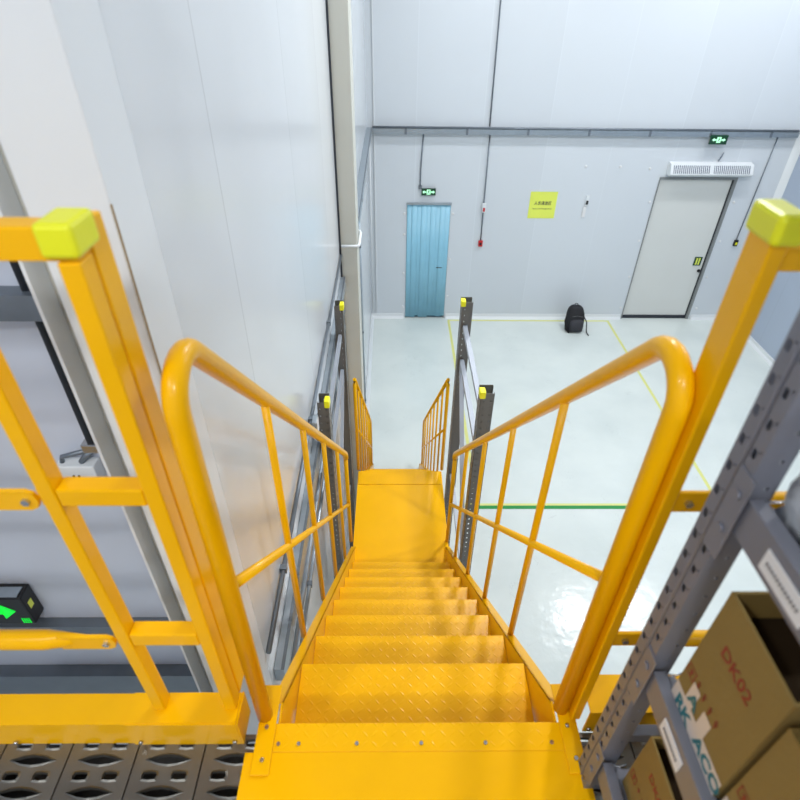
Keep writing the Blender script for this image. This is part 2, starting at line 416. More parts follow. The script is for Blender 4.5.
# upper stringers : plates whose top edge follows the nosings
def stringer(x0, x1, ya, za, yb, zb, hgt=.20):
    s = MB()
    dy, dz = yb-ya, zb-za; L = math.hypot(dy, dz)
    poly = [(x0, ya, za), (x0, yb, zb), (x0, yb, zb-hgt*1.3), (x0, yb-.06, zb-hgt*1.3), (x0, ya, za-hgt*1.45)]
    s.prism(poly, (x1-x0, 0, 0))
    return s
for sx in (0, 1):
    xi = SX0-.004 if sx == 0 else SX1+.004
    xo = xi-.030 if sx == 0 else xi+.030
    s = MB()
    # web
    ya, za, yb, zb = .66, 4.395, 2.66, 2.43
    wx0, wx1 = (xi-.005, xi) if sx == 0 else (xi, xi+.005)
    s.prism([(wx0, .615, ZM), (wx0, ya, za), (wx0, yb, zb+.03), (wx0, yb, zb-.16), (wx0, .76, 4.02), (wx0, .615, 4.1)], (wx1-wx0, 0, 0))
    # top flange
    fx0, fx1 = (xo, xi) if sx == 0 else (xi, xo)
    s.prism([(fx0, ya, za), (fx0, yb, zb+.03), (fx0, yb, zb+.025), (fx0, ya, za-.005)], (fx1-fx0, 0, 0))
    s.prism([(fx0, .76, 4.02), (fx0, yb, zb-.16), (fx0, yb, zb-.155), (fx0, .76, 4.025)], (fx1-fx0, 0, 0))
    s.build('stringer', M['yellow'], st)
# landing
ld_ = MB().box(-.285, .42, 2.36, 3.30, ZL-.005, ZL, bev=.0015)
ld_.box(-.285, -.275, 2.575, 3.46, ZL-.12, ZL-.005); ld_.box(.41, .42, 2.575, 3.46, ZL-.12, ZL-.005)
ld_.build('landing_plate', M['yellow'], st)
lw = MB().box(-.277, .408, 3.302, 3.455, ZL-.003, ZL+.004, bev=.0015); lw.box(-.277, .408, 3.448, 3.455, ZL-.05, ZL-.003)
lw.build('nosing_strip', M['diamond'], st)
# lower flight
NL = 10; rl = ZL/(NL+1); gl = .232
for n in range(NL):
    tread(3.455+.235+n*gl, ZL-(n+1)*rl)
for sx in (0, 1):
    xi = SX0-.004 if sx == 0 else SX1+.004
    wx0, wx1 = (xi-.006, xi) if sx == 0 else (xi, xi+.006)
    fx0, fx1 = (xi-.03, xi) if sx == 0 else (xi, xi+.03)
    s = MB(); ye = 3.46+.235+NL*gl
    s.prism([(wx0, 3.46, ZL-.14), (wx0, 3.60, ZL-.22), (wx0, ye, .10), (wx0, ye, 0), (wx0, ye-.2, 0), (wx0, 3.46, ZL-.36)], (wx1-wx0, 0, 0))
    s.prism([(fx0, 3.60, ZL-.22), (fx0, ye, .10), (fx0, ye, .095), (fx0, 3.60, ZL-.225)], (fx1-fx0, 0, 0))
    s.build('stringer', M['yellow'], st)
# landing legs
for x in (-.27, .385):
    MB().box(x, x+.03, 2.62, 2.65, 0, ZL-.125).build('support_leg', M['yellow'], st)
    MB().box(x, x+.03, 3.40, 3.43, 0, ZL-.125).build('support_leg', M['yellow'], st)

def arc(c, r, a0, a1, n, x):
    return [(x, c[0]+r*math.cos(a0+(a1-a0)*i/n), c[1]+r*math.sin(a0+(a1-a0)*i/n)) for i in range(n+1)]
def top_line(y): return 4.99-(y-1.08)*1.017       # centre line of the upper hand rail
def str_line(y): return 4.395-(y-.66)*.975
def upper_rail(x, yf):
    # foot -> up -> bend -> slope down -> short drop to the last baluster
    pts = [(x, yf, ZM+.013), (x, yf, 5.305)]
    a1 = PI/2-math.atan(1.017)
    cy, cz, rr = yf+.06, 5.325, .06
    pts += arc((cy, cz), rr, PI, a1, 9, x)
    yl = 2.72
    ye_, ze_ = pts[-1][1], pts[-1][2]
    rail = lambda y: ze_+(top_line(yl)-ze_)*(y-ye_)/(yl-ye_)
    pts += [(x, yl-.03, rail(yl-.03)), (x, yl-.008, rail(yl)), (x, yl, rail(yl)-.035), (x, yl, ZL+.01)]
    h = MB().tube(pts[:-1], .0185, 16).build('handrail', M['yellow'], st)
    MB().tube([(x, yl, top_line(yl)-.02), (x, yl, 2.45)], .014, 12).build('end_post', M['yellow'], h)
    MB().tube([(x, yf+.012, top_line(.66)-.515), (x, yl, top_line(yl)-.475)], .0115, 12).build('mid_rail', M['yellow'], h)
    for y in (1.07, 1.47, 1.88, 2.31):
        MB().tube([(x, y, str_line(y)-.004), (x, y, rail(y)-.008)], .0105, 12).build('baluster', M['yellow'], h)
upper_rail(-.303, .628); upper_rail(.413, .642)
def lower_rail(x):
    y0, y1 = 3.49, 5.85
    f = lambda y: 3.36-(y-y0)*.985
    h = MB().tube([(x, y0, ZL+.0-.01), (x, y0, f(y0)-.03), (x, y0+.02, f(y0)), (x, y1-.02, f(y1-.02)), (x, y1, f(y1)-.03), (x, y1, .18)], .014, 12).build('handrail', M['yellow'], st)
    MB().tube([(x, y0+.01, f(y0)-.48), (x, y1, f(y1)-.48)], .010, 10).build('mid_rail', M['yellow'], h)
    for k in range(1, 7):
        y = y0+k*(y1-y0)/7
        MB().tube([(x, y, f(y)-1.05), (x, y, f(y)-.008)], .0095, 10).build('baluster', M['yellow'], h)
lower_rail(-.285); lower_rail(.425)

# ------------------------------------------------------------------ guard gate left, guard rail right
def cap(name, x0, x1, y0, y1, z0, z1, parent):
    return MB().box(x0, x1, y0, y1, z0, z1, bev=.007).build(name, M['lime'], parent)
gl_ = thing('safety_gate', 'yellow tubular safety gate frame at the left of the stair head', 'gate', (-.36, .625, ZM))
P0, P1 = .600, .634
MB().box(-.377, -.350, P0, P1, ZM+.1015, 5.565, bev=.003).build('post', M['yellow'], gl_)
MB().box(-.535, -.510, P0, P1, ZM+.1015, 5.565, bev=.003).build('post', M['yellow'], gl_)
MB().box(-.386, -.350, .6385, .682, ZM+.1015, 5.598, bev=.003).build('post', M['yellow'], gl_)
MB().box(-1.9, -.350, P0, P1, 5.566, 5.606, bev=.003).build('top_rail', M['yellow'], gl_)
MB().box(-.509, -.378, P0+.001, P1-.001, 5.165, 5.20, bev=.003).build('cross_bar', M['yellow'], gl_)
MB().box(-.509, -.378, P0+.001, P1-.001, 4.762, 4.80, bev=.003).build('cross_bar', M['yellow'], gl_)
c = MB().box(-.386, -.343, .592, .652, 5.572, 5.612, bev=.006)
cc = c.build('corner_cap', M['lime'], gl_); cc['label'] = 'lime plastic corner cap'
for zc in (5.175, 4.768):
    a = MB(); xe = -.543
    a.prism([(xe-.11, .603, zc-.020), (xe-.016, .603, zc-.020), (xe-.004, .603, zc-.014), (xe, .603, zc), (xe-.004, .603, zc+.014), (xe-.016, .603, zc+.020), (xe-.11, .603, zc+.020)], (0, .008, 0))
    n = 14; rings = []
    for x, ry, rz in ((xe-.06, .004, .019), (xe-.10, .013, .0195), (xe-.14, .0195, .0195), (-1.9, .0195, .0195)):
        rings.append([(x, .612+ry*math.cos(2*PI*k/n), zc+rz*math.sin(2*PI*k/n)) for k in range(n)])
    a.loft(rings)
    arm = a.build('pivot_arm', M['yellow'], gl_)
    MB().tube([(xe-.018, .603, zc), (xe-.018, .598, zc)], .007, 6, sm=False).build('bolt', M['zinc'], arm)
    MB().box(xe-.002, -.5355, .6115, .619, zc-.018, zc+.018).build('lug', M['yellow'], gl_)
for x in (-.05, 0): pass
# toe boards
tb = thing('toe_board', 'yellow steel toe board along the deck edge left of the stairs', 'toe board', (-.9, .6, ZM))
b = MB().box(-2.0, -.595, .572, .576, ZM+.001, ZM+.097); b.box(-2.0, -.595, .576, .640, ZM+.093, ZM+.097)
b1 = b.build('board', M['yellow'], tb)
b = MB().box(-.594, -.347, .569, .573, ZM+.001, ZM+.099); b.box(-.594, -.347, .573, .640, ZM+.096, ZM+.1005)
b2 = b.build('board', M['yellow'], tb)
MB().box(-.346, -.342, .569, .642, ZM+.001, ZM+.1).build('end_plate', M['yellow'], tb)
for x, par in ((-.86, b1), (-.575, b2), (-.36, b2)):
    MB().tube([(x, .568, ZM+.02), (x, .563, ZM+.02)], .005, 8).build('screw', M['zinc'], par)

gr = thing('guardrail', 'yellow guardrail post and rails to the right of the stair head', 'guardrail', (.42, .625, ZM))
MB().box(.430, .452, .613, .665, ZM+.014, 5.60, bev=.003).build('post', M['yellow'], gr)
cap('corner_cap', .424, .462, .605, .671, 5.585, 5.622, gr)['label'] = 'lime plastic corner cap'
MB().box(.453, 2.2, .620, .650, 5.550, 5.582, bev=.003).build('top_rail', M['yellow'], gr)
for zc in (5.155, 4.748):
    a = MB().box(.453, .52, .618, .626, zc-.022, zc+.022, bev=.002)
    n = 14
    rings = [[(x, .622+ry*math.cos(2*PI*k/n), zc+rz*math.sin(2*PI*k/n)) for k in range(n)] for x, ry, rz in ((.50, .004, .02), (.54, .012, .018), (.57, .016, .016), (2.2, .016, .016))]
    a.loft(rings)
    rr = a.build('rail', M['yellow'], gr)
    MB().tube([(.475, .618, zc), (.475, .612, zc)], .007, 6, sm=False).build('bolt', M['zinc'], rr)
tb = thing('toe_board', 'yellow steel toe board right of the stairs behind the grey rack', 'toe board', (1.2, .6, ZM))
b = MB().box(.455, 2.3, .592, .596, ZM+.001, ZM+.097); b.box(.455, 2.3, .596, .68, ZM+.093, ZM+.097)
b1 = b.build('board', M['yellow'], tb)
MB().tube([(.465, .592, ZM+.02), (.465, .587, ZM+.02)], .005, 8).build('screw', M['zinc'], b1)

# ------------------------------------------------------------------ deck planks
def octo(cx, cy, rx, ry, kind):
    if kind == 'lens':
        p = [(-1, 0), (-.45, .75), (0, 1), (.45, .75), (1, 0), (.45, -.75), (0, -1), (-.45, -.75)]
    elif kind == 'sq':
        p = [(-1, 0), (-.85, .85), (0, 1), (.85, .85), (1, 0), (.85, -.85), (0, -1), (-.85, -.85)]
    else:
        k = .7071; p = [(-1, 0), (-k, k), (0, 1), (k, k), (1, 0), (k, -k), (0, -1), (-k, -k)]
    return [(cx+a*rx, cy+b*ry) for a, b in p]
def cell(mb, u0, u1, v0, v1, holes, mapf, rim=0.):
    """rectangle with one hole (8 points); mapf(u,v,h)->xyz"""
    if not holes:
        mb.add([mapf(u0, v0, 0), mapf(u1, v0, 0), mapf(u1, v1, 0), mapf(u0, v1, 0)], [(0, 1, 2, 3)]); return
    cx, cy, rx, ry, kind = holes
    um, vm = cx, cy
    outer = [(u0, vm), (u0, v1), (um, v1), (u1, v1), (u1, vm), (u1, v0), (um, v0), (u0, v0)]
    inner = octo(cx, cy, rx, ry, kind)
    if rim:
        mid = octo(cx, cy, rx+.004, ry+.004, kind)
        vs = [mapf(a, b, 0) for a, b in outer]+[mapf(a, b, 0) for a, b in mid]+[mapf(a, b, rim) for a, b in inner]
        vs += [mapf(a, b, -.008) for a, b in octo(cx, cy, rx*.96, ry*.9, kind)]
        fs = []
        for r in range(3): fs += [(r*8+i, r*8+(i+1) % 8, (r+1)*8+(i+1) % 8, (r+1)*8+i) for i in range(8)]
    else:
        vs = [mapf(a, b, 0) for a, b in outer]+[mapf(a, b, 0) for a, b in inner]
        fs = [(i, (i+1) % 8, 8+(i+1) % 8, 8+i) for i in range(8)]
    mb.add(vs, fs)
def make_plank(x, label, y0=-1.2, y1=.590):
    W = .150
    t = thing('deck_plank', label, 'deck plank', (0, 0, 0), 'perforated steel deck planks')
    mb = MB(); mp = lambda u, v, h: (u, v, ZM+h)
    pitch = .0325; ny = int((y1-y0)/pitch)
    for k in range(ny):
        v1 = y1-.004-k*pitch; v0 = v1-pitch
        if k % 2 == 0:
            cell(mb, 0, W/2, v0, v1, (.042, (v0+v1)/2, .017, .0085, 'sq'), mp, .0025)
            cell(mb, W/2, W, v0, v1, (.108, (v0+v1)/2, .017, .0085, 'sq'), mp, .0025)
        else:
            cell(mb, 0, W, v0, v1, (.075, (v0+v1)/2, .050, .0105, 'lens'), mp, .003)
    mb.add([mp(0, y1-.004, 0), mp(W, y1-.004, 0), mp(W, y1, 0), mp(0, y1, 0)], [(0, 1, 2, 3)])
    mb.add([mp(0, v0, 0), mp(W, v0, 0), mp(W, v0, -.06), mp(0, v0, -.06)], [(0, 1, 2, 3)])
    for u in (0, W): mb.add([mp(u, v0, 0), mp(u, y1, 0), mp(u, y1, -.06), mp(u, v0, -.06)], [(0, 1, 2, 3)])
    mb.build('plank_sheet', M['deck'], t)
    MB().box(.002, W-.002, v0+.002, y1-.002, ZM-.055, ZM-.045).build('dark_backing', M['pit'], t)  # added dark sheet that makes the slots read as unlit openings
    t.location = (x, 0, 0)
    return t
plabels = ['perforated steel deck plank tucked against the yellow top plate, left side',
           'perforated steel deck plank second to the left of the yellow top plate',
           'perforated steel deck plank third to the left of the yellow top plate',
           'scuffed perforated steel deck plank at the left edge of the photo',
           'perforated steel deck plank just outside the left edge of the photo',
           'perforated steel deck plank just outside the left edge of the photo']
pl = None
for k in range(5):
    x = -.429-k*.1535
    if pl is None: pl = make_plank(x, plabels[0])
    else:
        o = copy_tree(pl); o.location = (x, 0, 0); o['label'] = plabels[k]
o = copy_tree(pl); o.location = (-.429+.1535, 0, 0); o['label'] = 'perforated steel deck plank running under the left part of the yellow top plate'
for k in range(5):
    o = copy_tree(pl); o.location = (.410+k*.1535, 0, 0)
    o['label'] = 'perforated steel deck plank beside the right edge of the yellow top plate' if k == 0 else 'perforated steel deck plank under the shelving rack'
struct(MB().box(-2.0, 2.3, .50, .566, ZM-.30, ZM-.062).build('trim_16', M['yellow']))
struct(MB().box(-2.0, 2.3, -1.2, -1.1, ZM-.30, ZM-.062).build('trim_17', M['yellow']))

# ------------------------------------------------------------------ perforated uprights
def upright(segs, z0, z1, pitch, name, m, parent, thick=.0018, phase=0.):
    """segs: list of (p0, p1, holes) with p in XY; holes = list of (frac, half-width, half-height, kind, dz)"""
    mb = MB(); nz = max(1, int((z1-z0)/pitch))
    for p0, p1, holes in segs:
        p0 = Vector(p0); p1 = Vector(p1); L = (p1-p0).length
        def mp(u, v, h, p0=p0, p1=p1, L=L):
            q = p0.lerp(p1, u/L); return (q.x, q.y, v)
        if not holes:
            mb.add([mp(0, z0, 0), mp(L, z0, 0), mp(L, z1, 0), mp(0, z1, 0)], [(0, 1, 2, 3)]); continue
        br = [0]+[ (holes[i][0]+holes[i+1][0])/2*L for i in range(len(holes)-1)]+[L]
        for i, (fr, hw, hh, kind, dz) in enumerate(holes):
            for k in range(nz):
                v0 = z0+k*pitch; v1 = v0+pitch
                cell(mb, br[i], br[i+1], v0, v1, (fr*L, (v0+v1)/2+dz*pitch, hw, hh, kind), mp)
            if z1 > z0+nz*pitch+.001:
                mb.add([mp(br[i], z0+nz*pitch, 0), mp(br[i+1], z0+nz*pitch, 0), mp(br[i+1], z1, 0), mp(br[i], z1, 0)], [(0, 1, 2, 3)])
    return mb.build(name, m, parent, solid=thick)

# near shelving rack on the deck, right of the camera
RX = .425
rk = thing('shelving_rack', 'grey perforated steel shelving rack holding cartons right of the stairs', 'rack', (RX+.2, -.3, ZM))
def rack_post(x, ya, yb, d, par):
    """front face at x spanning ya..yb ; flange depth d in +x (or -x)"""
    s = 1 if d > 0 else -1
    w = yb-ya
    segs = [((x, yb), (x, yb-w*.42), [(.34, .005, .0075, 'sq', 0), (.80, .0018, .003, 'o', .2)]),
            ((x, yb-w*.42), (x+s*.0035, yb-w*.47), None), ((x+s*.0035, yb-w*.47), (x+s*.0035, yb-w*.53), None), ((x+s*.0035, yb-w*.53), (x, yb-w*.58), None),
            ((x, yb-w*.58), (x, ya), [(.34, .0045, .0075, 'sq', 0), (.80, .0018, .003, 'o', .2)]),
            ((x, ya), (x+d, ya-0.0), [(.68, .003, .003, 'o', 0)]), ((x, yb), (x+d, yb), None),
            ((x+d, ya), (x+d, ya+.012), None), ((x+d, yb), (x+d, yb-.012), None)]
    return upright(segs, ZM+.002, 6.35, .044, 'upright', M['rack'], par, .0015)
rack_post(RX, .474, .522, .038, rk)
rack_post(RX+.42, .470, .522, -.045, rk)
rack_post(RX, -1.10, -1.048, .045, rk); rack_post(RX+.42, -1.10, -1.048, -.045, rk)
for yy in (.496, -1.074):
    MB().box(RX+.046, RX+.374, yy-.01, yy+.01, 4.60, 4.63).build('cross_brace', M['rack'], rk)
    MB().box(RX+.046, RX+.374, yy-.01, yy+.01, 6.2, 6.23).build('cross_brace', M['rack'], rk)
beams = []
for i, zt in enumerate((5.328, 4.921, 4.555, 5.95)):
    for side in (0, 1):
        x0 = RX+.004 if side == 0 else RX+.416
        sg = 1 if side == 0 else -1
        b = MB()
        # step beam: tall web, ledge
        b.prism([(x0, -1.045, zt-.058), (x0, -1.045, zt), (x0+sg*.022, -1.045, zt), (x0+sg*.022, -1.045, zt-.016), (x0+sg*.040, -1.045, zt-.016), (x0+sg*.040, -1.045, zt-.058)], (0, 1.045+.466, 0))
        bo = b.build('shelf_beam', M['rack'], rk, bevel=.0015)
        # hook plate on the upright face
        xp = x0-sg*.0062
        hp = MB().box(xp, xp+sg*.002, .461, .4945, zt-.11, zt+.03, bev=.0008)
        hp.build('hook_plate', M['rack'], bo)
        if side == 0:
            for dz in (.0, -.06):
                MB().tube([(xp-.0002, .478, zt+dz-.005), (xp-.003, .478, zt+dz-.005)], .007, 12).build('rivet', M['rack'], bo)
            cl = MB().tube([(RX+.02, .463, zt-.002), (RX+.035, .455, zt+.006), (RX+.048, .460, zt+.004)], .0015, 6)
            cl.build('locking_clip', M['zinc'], bo)
            beams.append(bo)
    sh = MB().box(RX+.0285, RX+.3915, -1.045, .458, zt-.0155, zt-.012)
    sh.build('shelf_panel', M['rack'], rk)
# paper labels on the beams
for i, (bo, (ya, yb, zt)) in enumerate(zip(beams[:2], ((.325, .405, 5.328), (.335, .40, 4.921)))):
    l = MB().box(RX+.0022, RX+.0036, ya, yb, zt-.047, zt-.016).build('paper_label', M['label'], bo)
    q = MB()
    for k in range(12):
        y = yb-.008-k*(yb-ya-.016)/12
        q.box(RX+.0012, RX+.0021, y-.0028, y, zt-.034, zt-.029)
    q.build('label_print', M['greyink'], l)
    

# cartons
def carton(label, x0, y0, y1, z0, z1, depth, rot, nm='cardboard_box', txt='DK02', opened=True, tape=True, tsz=.030, group='cardboard cartons on the grey rack'):
    cx, cy = x0, (y0+y1)/2
    t = thing(nm, label, 'box', (cx, cy, z0), group); t['_o'] = (0, 0, 0)
    hw = (y1-y0)/2; h = z1-z0; th = .004
    b = MB()
    b.box(0, depth, -hw, hw, 0, th)
    b.box(0, th, -hw, hw, th, h); b.box(depth-th, depth, -hw, hw, th, h); b.box(th, depth-th, -hw, -hw+th, th, h); b.box(th, depth-th, hw-th, hw, th, h)
    if not opened:
        b.box(th, depth-th, -hw+th, hw-th, h-th*2, h-th)
    b.build('carton_body', M['card'], t)
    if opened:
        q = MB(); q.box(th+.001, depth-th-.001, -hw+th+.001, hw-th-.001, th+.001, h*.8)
        q.build('shade_block', M['cardshade'], t)  # dark filler block painted as carton shade, not real goods
    X = -.0006
    # -X face: right is -Y, up is +Z
    if txt:
        text('printed_code', txt, tsz, (X, hw*.52, h*.68), (0, -1, 0), (0, 0, 1), M['redink'], t, .0003, 1.0, .0004)
    rng = random.Random(len(label))
    # small red print: bordered stamp and strokes
    def marks(yc, zc, s):
        q = MB()
        q.box(X-.0003, X, yc-s, yc+s, zc-s, zc-s+s*.16); q.box(X-.0003, X, yc-s, yc+s, zc+s-s*.16, zc+s)
        q.box(X-.0003, X, yc-s, yc-s+s*.16, zc-s*.8, zc+s*.8); q.box(X-.0003, X, yc+s-s*.16, yc+s, zc-s*.8, zc+s*.8)
        q.prism([(X-.0003, yc, zc+s*.6), (X-.0003, yc-s*.5, zc), (X-.0003, yc+s*.5, zc)], (.0003, 0, 0))
        q.box(X-.0003, X, yc-s*.15, yc+s*.15, zc-s*.6, zc)
        return q
    marks(hw*.80, h*.34, .011).build('printed_stamp', M['redink'], t)
    if tape:
        tp = MB()
        tp.box(X-.0004, X-.0001, -hw, hw*.98, h*.02, h*.17)
        tp.box(X-.0004, X-.0001, hw*.35, hw*.62, h*.17, h*.33); tp.box(X-.0004, X-.0001, -hw*.2, hw*.1, h*.17, h*.30)
        tp.build('packing_tape', M['tape'], t)
        text('tape_print', 'A', .034, (X-.0007, hw*.56, h*.19), (0, -1, 0), (0, 0, 1), M['teal'], t, .0002, 1., .0012)
        text('tape_print', 'RK', .034, (X-.0007, hw*.80, h*.045), (0, -1, 0), (0, 0, 1), M['teal'], t, .0002, 1., .0012)
        text('tape_print', 'ACO', .034, (X-.0007, -hw*.05, h*.06), (0, -1, 0), (0, 0, 1), M['teal'], t, .0002, 1., .0012)
    q = MB()
    for k in range(4):
        y = hw*.55-k*.018
        q.box(X-.0003, X, y-.006, y, h*.34, h*.345+.002); q.box(X-.0003, X, y-.004, y-.002, h*.315, h*.385); q.box(X-.0003, X, y-.007, y+.001, h*.365, h*.372)
    q.build('printed_characters', M['redink'], t)
    t.rotation_euler.z = rot; t['_o'] = (0, 0, 0)
    return t
z2 = 4.921-.012; z3 = 4.555-.012; z1 = 5.328-.012
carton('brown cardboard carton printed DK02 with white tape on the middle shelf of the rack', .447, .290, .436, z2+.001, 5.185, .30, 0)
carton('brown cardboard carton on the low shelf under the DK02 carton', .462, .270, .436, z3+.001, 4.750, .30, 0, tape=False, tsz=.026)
carton('dark brown carton on the middle shelf nearest the photo corner, beside the DK02 carton', .452, .11, .282, z2+.001, 5.15, .30, 0, txt='', tape=True, opened=False)

# film wrapped carton on the top shelf
def wrapped():
    t = thing('wrapped_parcel', 'parcel in crumpled clear film on the upper shelf at the right photo edge', 'parcel', (.46, .36, z1+.001))
    t['_o'] = (0, 0, 0)
    bm = bmesh.new(); bmesh.ops.create_cube(bm, size=1); bmesh.ops.subdivide_edges(bm, edges=list(bm.edges), cuts=9, use_grid_fill=True)
    rg = random.Random(3)
    vs = []
    for v in bm.verts:
        c = v.co; k = Vector((c.x*.26, c.y*.19, (c.z+.5)*.155))
        k += Vector((rg.uniform(-1, 1), rg.uniform(-1, 1), rg.uniform(-1, 1)))*.004
        k.z = max(k.z, 0)
        vs.append(k+Vector((.13, 0, 0)))
    bm.verts.ensure_lookup_table()
    MB().add(vs, [[v.index for v in f.verts] for f in bm.faces], 0, True).build('film', M['plastic'], t)
    return t
wrapped()

# ------------------------------------------------------------------ tall rack frames flanking the stairs
def rack_frame(x, sgn, label):
    t = thing('rack_frame', label, 'rack', (x, 3.15, 0), 'dark rack frames flanking the stairs')
    ztop = 3.935
    for y in (2.60, 3.70):
        w = .085
        # web faces the stairs side (-sgn) ; C section opening outwards
        segs = [((x, y-w/2), (x, y+w/2), [(.22, .006, .009, 'sq', 0), (.78, .006, .009, 'sq', 0)]),
                ((x, y-w/2), (x+sgn*.078, y-w/2), [(.25, .006, .009, 'sq', 0), (.78, .004, .006, 'sq', .0)]),
                ((x, y+w/2), (x+sgn*.078, y+w/2), [(.5, .006, .009, 'sq', 0)]),
                ((x+sgn*.078, y-w/2), (x+sgn*.078, y-w/2+.015), None), ((x+sgn*.078, y+w/2), (x+sgn*.078, y+w/2-.015), None)]
        u = upright(segs, .006, ztop, .05, 'upright', M['rackd'], t, .002)
        MB().box(x-.03, x+.095*1, y-.06, y+.06, 0, .005).build('foot_plate', M['rackd'], u) if sgn > 0 else MB().box(x-.095, x+.03, y-.06, y+.06, 0, .005).build('foot_plate', M['rackd'], u)
        c = MB(); xa, xb = (x-.008, x+.028) if sgn > 0 else (x-.028, x+.008)
        c.box(xa, xb, y-w/2-.008, y-w/2+.05, ztop-.035, ztop+.012, bev=.007)
        k = c.build('end_cap', M['limecap'], u); k['label'] = 'bright lime end cap'
    xc = x+sgn*.033
    ys = (2.655, 3.645)
    def bar(ya, za, yb, zb): 
        MB().prism([(xc-.016, ya, za), (xc+.016, ya, za), (xc+.016, ya, za+.035), (xc-.016, ya, za+.035)], (0, yb-ya, zb-za)).build('brace', M['brace'], t)
    for z in (3.72, 3.42, 2.2, 1.0, .2): bar(ys[0], z, ys[1], z)
    bar(ys[0], 2.25, ys[1], 3.38); bar(ys[1], 1.05, ys[0], 2.15); bar(ys[0], .25, ys[1], .95)
    return t
rack_frame(.502, 1, 'dark perforated rack frame with lime caps standing right of the stairs')
rack_frame(-.372, -1, 'dark perforated rack frame with lime caps between stairs and left wall') if False else None
# the left frame stands in the slim gap beside the wall: same frame, turned to open towards the wall
def rack_frame_left():
    global HX0
    x = -.345; sgn = -1
    t = thing('rack_frame', 'dark perforated rack frame with lime caps between the stairs and the left wall', 'rack', (x, 3.15, 0), 'dark rack frames flanking the stairs')
    ztop = 3.975
    for y in (2.46, 3.56):
        w = .085; dpt = .058
        segs = [((x, y-w/2), (x, y+w/2), [(.22, .006, .009, 'sq', 0), (.78, .006, .009, 'sq', 0)]),
                ((x, y-w/2), (x-dpt, y-w/2), [(.22, .005, .009, 'sq', 0), (.80, .004, .006, 'sq', 0)]),
                ((x, y+w/2), (x-dpt, y+w/2), [(.5, .006, .009, 'sq', 0)]),
                ((x-dpt, y-w/2), (x-dpt, y-w/2+.015), None), ((x-dpt, y+w/2), (x-dpt, y+w/2-.015), None)]
        u = upright(segs, .006, ztop, .05, 'upright', M['rackd'], t, .002)
        MB().box(x-.075, x+.03, y-.06, y+.06, 0, .005).build('foot_plate', M['rackd'], u)
        k = MB().box(x-.022, x+.008, y-w/2-.008, y-w/2+.05, ztop-.035, ztop+.012, bev=.007).build('end_cap', M['limecap'], u); k['label'] = 'bright lime end cap'
    xc = x-.028
    def bar(ya, za, yb, zb): 
        MB().prism([(xc-.012, ya, za), (xc+.012, ya, za), (xc+.012, ya, za+.035), (xc-.012, ya, za+.035)], (0, yb-ya, zb-za)).build('brace', M['brace'], t)
    for z in (3.72, 3.42, 2.2, 1.0, .2): bar(2.515, z, 3.505, z)
    bar(2.515, 2.25, 3.505, 3.38); bar(3.505, 1.05, 2.515, 2.15)
rack_frame_left()

# ------------------------------------------------------------------ services on the left wall
def tray_run(name, label, y0, y1, xw, xo, z0, z1):
    t = thing(name, label, 'cable tray', ((xw+xo)/2, (y0+y1)/2, z0))
    b = MB(); th = .002
    b.box(xw+th, xo-th, y0+.001, y0+.003, z0+th, z1)
    b.box(xw, xo, y0, y1, z0, z0+th); b.box(xw, xw+th, y0, y1, z0+th, z1); b.box(xo-th, xo, y0, y1, z0+th, z1)
    b.box(xw, xo, y0, y1, z1, z1+th)
    b.build('trunking', M['galv'], t)
    b = MB()
    b.box(xo-.012, xo+.001, y0, y1, z1+.0025, z1+.005)
    b.build('cover_lip', M['dgalv'], t)
    k = y0+.4
    while k < y1-.1:
        MB().box(xw+.001, xo+.003, k, k+.03, z0-.004, z0-.001).build('support_bracket', M['dgalv'], t)
        MB().box(xo+.0005, xo+.003, k, k+.03, z0-.001, z1+.002).build('joint_plate', M['galv'], t)
        k += 1.5
    return t
tray_run('cable_tray', 'galvanised cable tray along the left wall from the stair head to the boxed column', 1.10, 4.57, HX0+.002, -.4095, 3.62, 3.70)
tray_run('cable_tray', 'galvanised cable tray on the left wall between the boxed column and the far corner', 4.92, 10.45, HX0+.002, -.36, 3.62, 3.70)
def conduit(name, label, pts, r, clips=(), m='galv'):
    t = thing(name, label, 'pipe', pts[len(pts)//2])
    MB().tube(pts, r, 10).build('pipe', M[m], t)
    for c in clips: 
        MB().box(*c).build('clip', M['dgalv'], t)
    return t
conduit('wall_conduit', 'thin grey conduit running just above the left wall cable tray', [(HX0+.014, 1.06, 3.90), (HX0+.014, 2.3, 3.90), (HX0+.014, 4.57, 3.90)], .010, [(HX0+.001, HX0+.027, y, y+.025, 3.885, 3.915) for y in (1.4, 2.35, 3.4)], 'dgalv')
conduit('wall_conduit', 'thin conduit running low on the left wall under the cable tray', [(HX0+.014, 1.07, 3.22), (HX0+.014, 2.6, 3.22), (HX0+.014, 4.57, 3.22)], .010, [(HX0+.001, HX0+.027, y, y+.025, 3.205, 3.235) for y in (1.8, 3.1)])
conduit('wall_conduit', 'thicker galvanised conduit running along the lower left wall beside the stairs', [(HX0+.014, 1.07, 3.38), (HX0+.014, 2.6, 3.38), (HX0+.014, 4.57, 3.38)], .012, [(HX0+.001, HX0+.029, y, y+.025, 3.362, 3.398) for y in (2.1,)])
jb = thing('junction_box', 'small grey junction box on the left wall conduit beside the stairs', 'junction box', (HX0+.04, 2.33, 3.84))
MB().box(HX0+.026, HX0+.052, 2.30, 2.37, 3.84, 3.93, bev=.004).build('housing', M['galv'], jb)
MB().box(HX0+.053, HX0+.055, 2.305, 2.365, 3.845, 3.925, bev=.001).build('cover', M['label'], jb)
